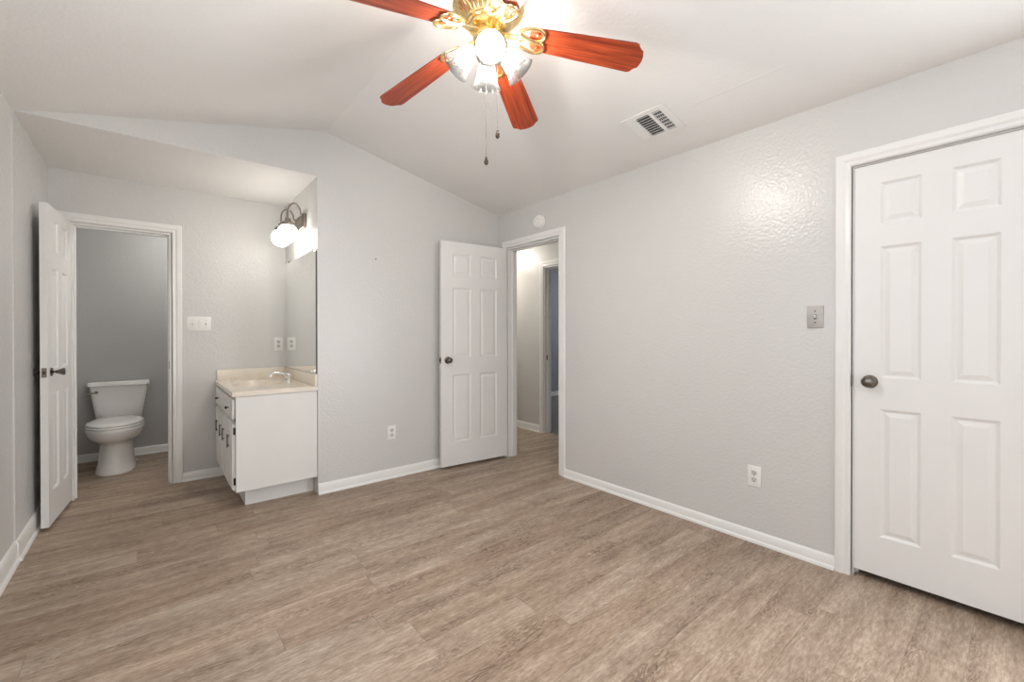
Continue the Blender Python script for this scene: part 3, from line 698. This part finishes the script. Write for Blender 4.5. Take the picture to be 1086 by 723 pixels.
obj('counter_slab', bm, COUNTER, vt, world=True, smooth=40)
obj('back_splash', B(x0+0.012, x1, y1-0.020, y1, TOPZ-0.001, TOPZ+0.088, 0.003), COUNTER, vt, world=True, smooth=40)
obj('side_splash', B(x1-0.020, x1, y0+0.004, y1-0.020, TOPZ-0.001, TOPZ+0.088, 0.003), COUNTER, vt, world=True, smooth=40)
obj('sink_drain', LT([(0.020, 0.0), (0.019, 0.003), (0.012, 0.003), (0.010, 0.001), (0.001, 0.001)], 24), CHROME, vt, world=True, smooth=40, M=Matrix.Translation((SX, SY, TOPZ-0.1145)))

fc = thing('faucet', 'chrome two-handle faucet at the back of the vanity sink', 'faucet', (0.875, SY, TOPZ))
bm = bmesh.new(); poly = []
for k in range(32):
    a = 2*PI*k/32; poly.append((0.028*math.copysign(abs(math.cos(a))**0.8, math.cos(a)), 0.075*math.copysign(abs(math.sin(a))**0.7, math.sin(a))))
loft(bm, [[(p[0]*s, p[1]*s, z) for p in poly] for s, z in ((1, 0.0005), (1, 0.008), (0.9, 0.015), (0.7, 0.019))])
obj('base', bm, CHROME, fc, smooth=40)
obj('spout', TB([(0.004, 0, 0.015), (-0.002, 0, 0.040), (-0.020, 0, 0.058), (-0.055, 0, 0.070), (-0.090, 0, 0.074), (-0.112, 0, 0.068), (-0.122, 0, 0.054), (-0.124, 0, 0.040)],
                 [0.018, 0.016, 0.013, 0.0115, 0.011, 0.0115, 0.012, 0.0125], 16), CHROME, fc, smooth=50)
for s in (-1, 1):
    h_ = obj('handle', LT([(0.016, 0.014), (0.015, 0.024), (0.010, 0.030), (0.010, 0.036), (0.020, 0.044), (0.0225, 0.056), (0.017, 0.066), (0.002, 0.069)], 24,
        mod=lambda a, r, z: 1+(0.06*math.cos(6*a) if z > 0.04 else 0)), CHROME, fc, smooth=40, M=Matrix.Translation((0, s*0.052, 0)))

# ------------------------------------------------------------------ mirror and globe light
mi = thing('wall_mirror', 'frameless mirror on the alcove side wall above the vanity', 'mirror', (M_, 3.96, 0.91))
obj('mirror_glass', B(M_-0.006, M_-0.0006, 3.474, D2-0.006, 0.910, 1.853), MIRROR, mi, world=True)
obj('mirror_edge', B(M_-0.0058, M_-0.0006, 3.4715, 3.474, 0.910, 1.853), SLOT, mi, world=True)
for yy_, zz in ((3.56, 1.853), (4.30, 1.853), (3.60, 0.9095)):
    s = 1 if zz > 1 else -1
    obj('clip', B(M_-0.010, M_-0.0006, yy_-0.010, yy_+0.010, zz-0.004 if s > 0 else zz-0.008, zz+0.014 if s > 0 else zz+0.004, 0.002, 1), PEWTER if s > 0 else CHROME, mi, world=True)
sc_ = thing('vanity_light', 'nickel wall light with two lit white globes above the mirror', 'wall light', (M_, 3.87, 2.13))
obj('back_plate', B(M_-0.026, M_-0.0005, 3.735, 4.005, 2.062, 2.180, 0.008, 3), NICKEL, sc_, world=True, smooth=40)
GX = 0.832
for yg in (3.757, 3.982):
    pts = [(M_-0.02, yg, 2.150)]
    for k in range(13):
        a = PI*k/12; cx_ = (GX+M_-0.040)/2; rr = (M_-0.040-GX)/2
        pts.append((cx_+rr*math.cos(a), yg, 2.178+0.070*math.sin(a)))
    pts.append((GX, yg, 2.110))
    arm = obj('arm', TB(pts, 0.0065, 10), NICKEL, sc_, world=True, smooth=50)
    obj('fitter_cap', LT([(0.012, 2.125), (0.020, 2.120), (0.022, 2.098), (0.040, 2.092), (0.047, 2.084), (0.048, 2.068), (0.044, 2.058), (0.030, 2.058)], 32), NICKEL, arm, world=True, smooth=35, M=Matrix.Translation((GX, yg, 0)))
    g = [(0.001, 1.935)]
    g = [(0.073*math.sin(PI*k/20) if k else 0.001, 2.005-0.073*math.cos(PI*k/20)) for k in range(0, 17)]
    obj('globe', LT(g, 32), GLOBE, arm, world=True, smooth=60, M=Matrix.Translation((GX, yg, 0)))

# ------------------------------------------------------------------ toilet
TX = -0.225
to = thing('toilet', 'white two-piece toilet with the lid closed, seen through the left doorway', 'toilet', (TX, WCB-0.016, 0), Matrix.Rotation(math.radians(-2.6), 3, 'Z'))
def sup(cx, cy, rx, ry, z, n=48, e=0.85, front=1.0):
    r = []
    for k in range(n):
        a = 2*PI*k/n; c, s = math.cos(a), math.sin(a)
        r.append((cx+rx*math.copysign(abs(c)**e, c), cy+ry*math.copysign(abs(s)**e, s), z))
    return r
secs_ = [(0.000, -0.385, 0.136, 0.285, 0.75), (0.012, -0.385, 0.138, 0.287, 0.75), (0.028, -0.385, 0.131, 0.280, 0.78), (0.09, -0.385, 0.121, 0.262, 0.8), (0.17, -0.385, 0.113, 0.248, 0.85),
         (0.235, -0.39, 0.110, 0.244, 0.9), (0.262, -0.40, 0.122, 0.252, 0.95), (0.282, -0.42, 0.150, 0.268, 0.95), (0.310, -0.445, 0.178, 0.284, 0.95), (0.345, -0.455, 0.194, 0.294, 0.95), (0.378, -0.46, 0.200, 0.299, 0.95), (0.392, -0.46, 0.199, 0.298, 0.95), (0.398, -0.46, 0.193, 0.292, 0.95)]
bm = bmesh.new(); loft(bm, [sup(0, cy, rx, ry, z, e=e) for z, cy, rx, ry, e in secs_])
box(bm, -0.105, 0.105, -0.24, -0.03, 0.26, 0.397, 0.03, 3)
obj('bowl', bm, PORCELAIN, to, smooth=45)
bm = bmesh.new(); loft(bm, [sup(0, -0.465, rx, ry, z, e=0.95) for z, rx, ry in ((0.4, 0.190, 0.284), (0.404, 0.197, 0.291), (0.412, 0.197, 0.291), (0.416, 0.192, 0.286))])
obj('seat', bm, PORCELAIN, to, smooth=45)
def lid_ring(z, s):
    r = []
    for k in range(48):
        a = 2*PI*k/48; c, q = math.cos(a), math.sin(a)
        y = -0.46+0.284*s*q
        r.append((0.193*s*math.copysign(abs(c)**0.95, c), min(y, -0.205), z))
    return r
bm = bmesh.new(); loft(bm, [lid_ring(0.4175, 0.97), lid_ring(0.422, 1.0), lid_ring(0.432, 1.0), lid_ring(0.440, 0.95), lid_ring(0.445, 0.80), lid_ring(0.447, 0.4)])
obj('seat_lid', bm, PORCELAIN, to, smooth=45)
for s in (-1, 1): obj('seat_hinge', B(s*0.075-0.02, s*0.075+0.02, -0.215, -0.18, 0.398, 0.428, 0.008, 2), PORCELAIN, to, smooth=45)
def rrect(hx2, y0_, y1_, z, r=0.03, n=6):
    p = []
    for cx_, cy_, a0 in ((hx2-r, y1_-r, 0), (-hx2+r, y1_-r, PI/2), (-hx2+r, y0_+r, PI), (hx2-r, y0_+r, 1.5*PI)):
        for k in range(n+1):
            a = a0+PI/2*k/n; p.append((cx_+r*math.cos(a), cy_+r*math.sin(a), z))
    return p
bm = bmesh.new(); loft(bm, [rrect(0.155, -0.175, -0.02, 0.398), rrect(0.165, -0.182, -0.012, 0.41), rrect(0.190, -0.195, -0.006, 0.60), rrect(0.208, -0.203, -0.004, 0.722)])
tank = obj('tank', bm, PORCELAIN, to, smooth=40)
bm = bmesh.new(); loft(bm, [rrect(0.214, -0.210, -0.003, 0.722), rrect(0.220, -0.216, -0.002, 0.728), rrect(0.220, -0.216, -0.002, 0.748), rrect(0.214, -0.210, -0.004, 0.760), rrect(0.190, -0.190, -0.015, 0.765)])
obj('tank_lid', bm, PORCELAIN, to, smooth=40)
bm = bmesh.new(); lathe(bm, [(0.013, 0), (0.013, 0.008), (0.008, 0.014), (0.001, 0.015)], 16, M=axis_matrix((-0.155, -0.197, 0.672), (0, -1, 0)))
tube(bm, [(-0.155, -0.214, 0.672), (-0.180, -0.219, 0.668), (-0.215, -0.221, 0.664)], [0.006, 0.007, 0.009], 10)
obj('flush_lever', bm, NICKEL, tank, smooth=40)
for s in (-1, 1): obj('bolt_cap', LT([(0.014, 0.0), (0.014, 0.012), (0.010, 0.020), (0.001, 0.023)], 16), PORCELAIN, to, smooth=40, M=Matrix.Translation((s*0.124, -0.27, 0.010)))
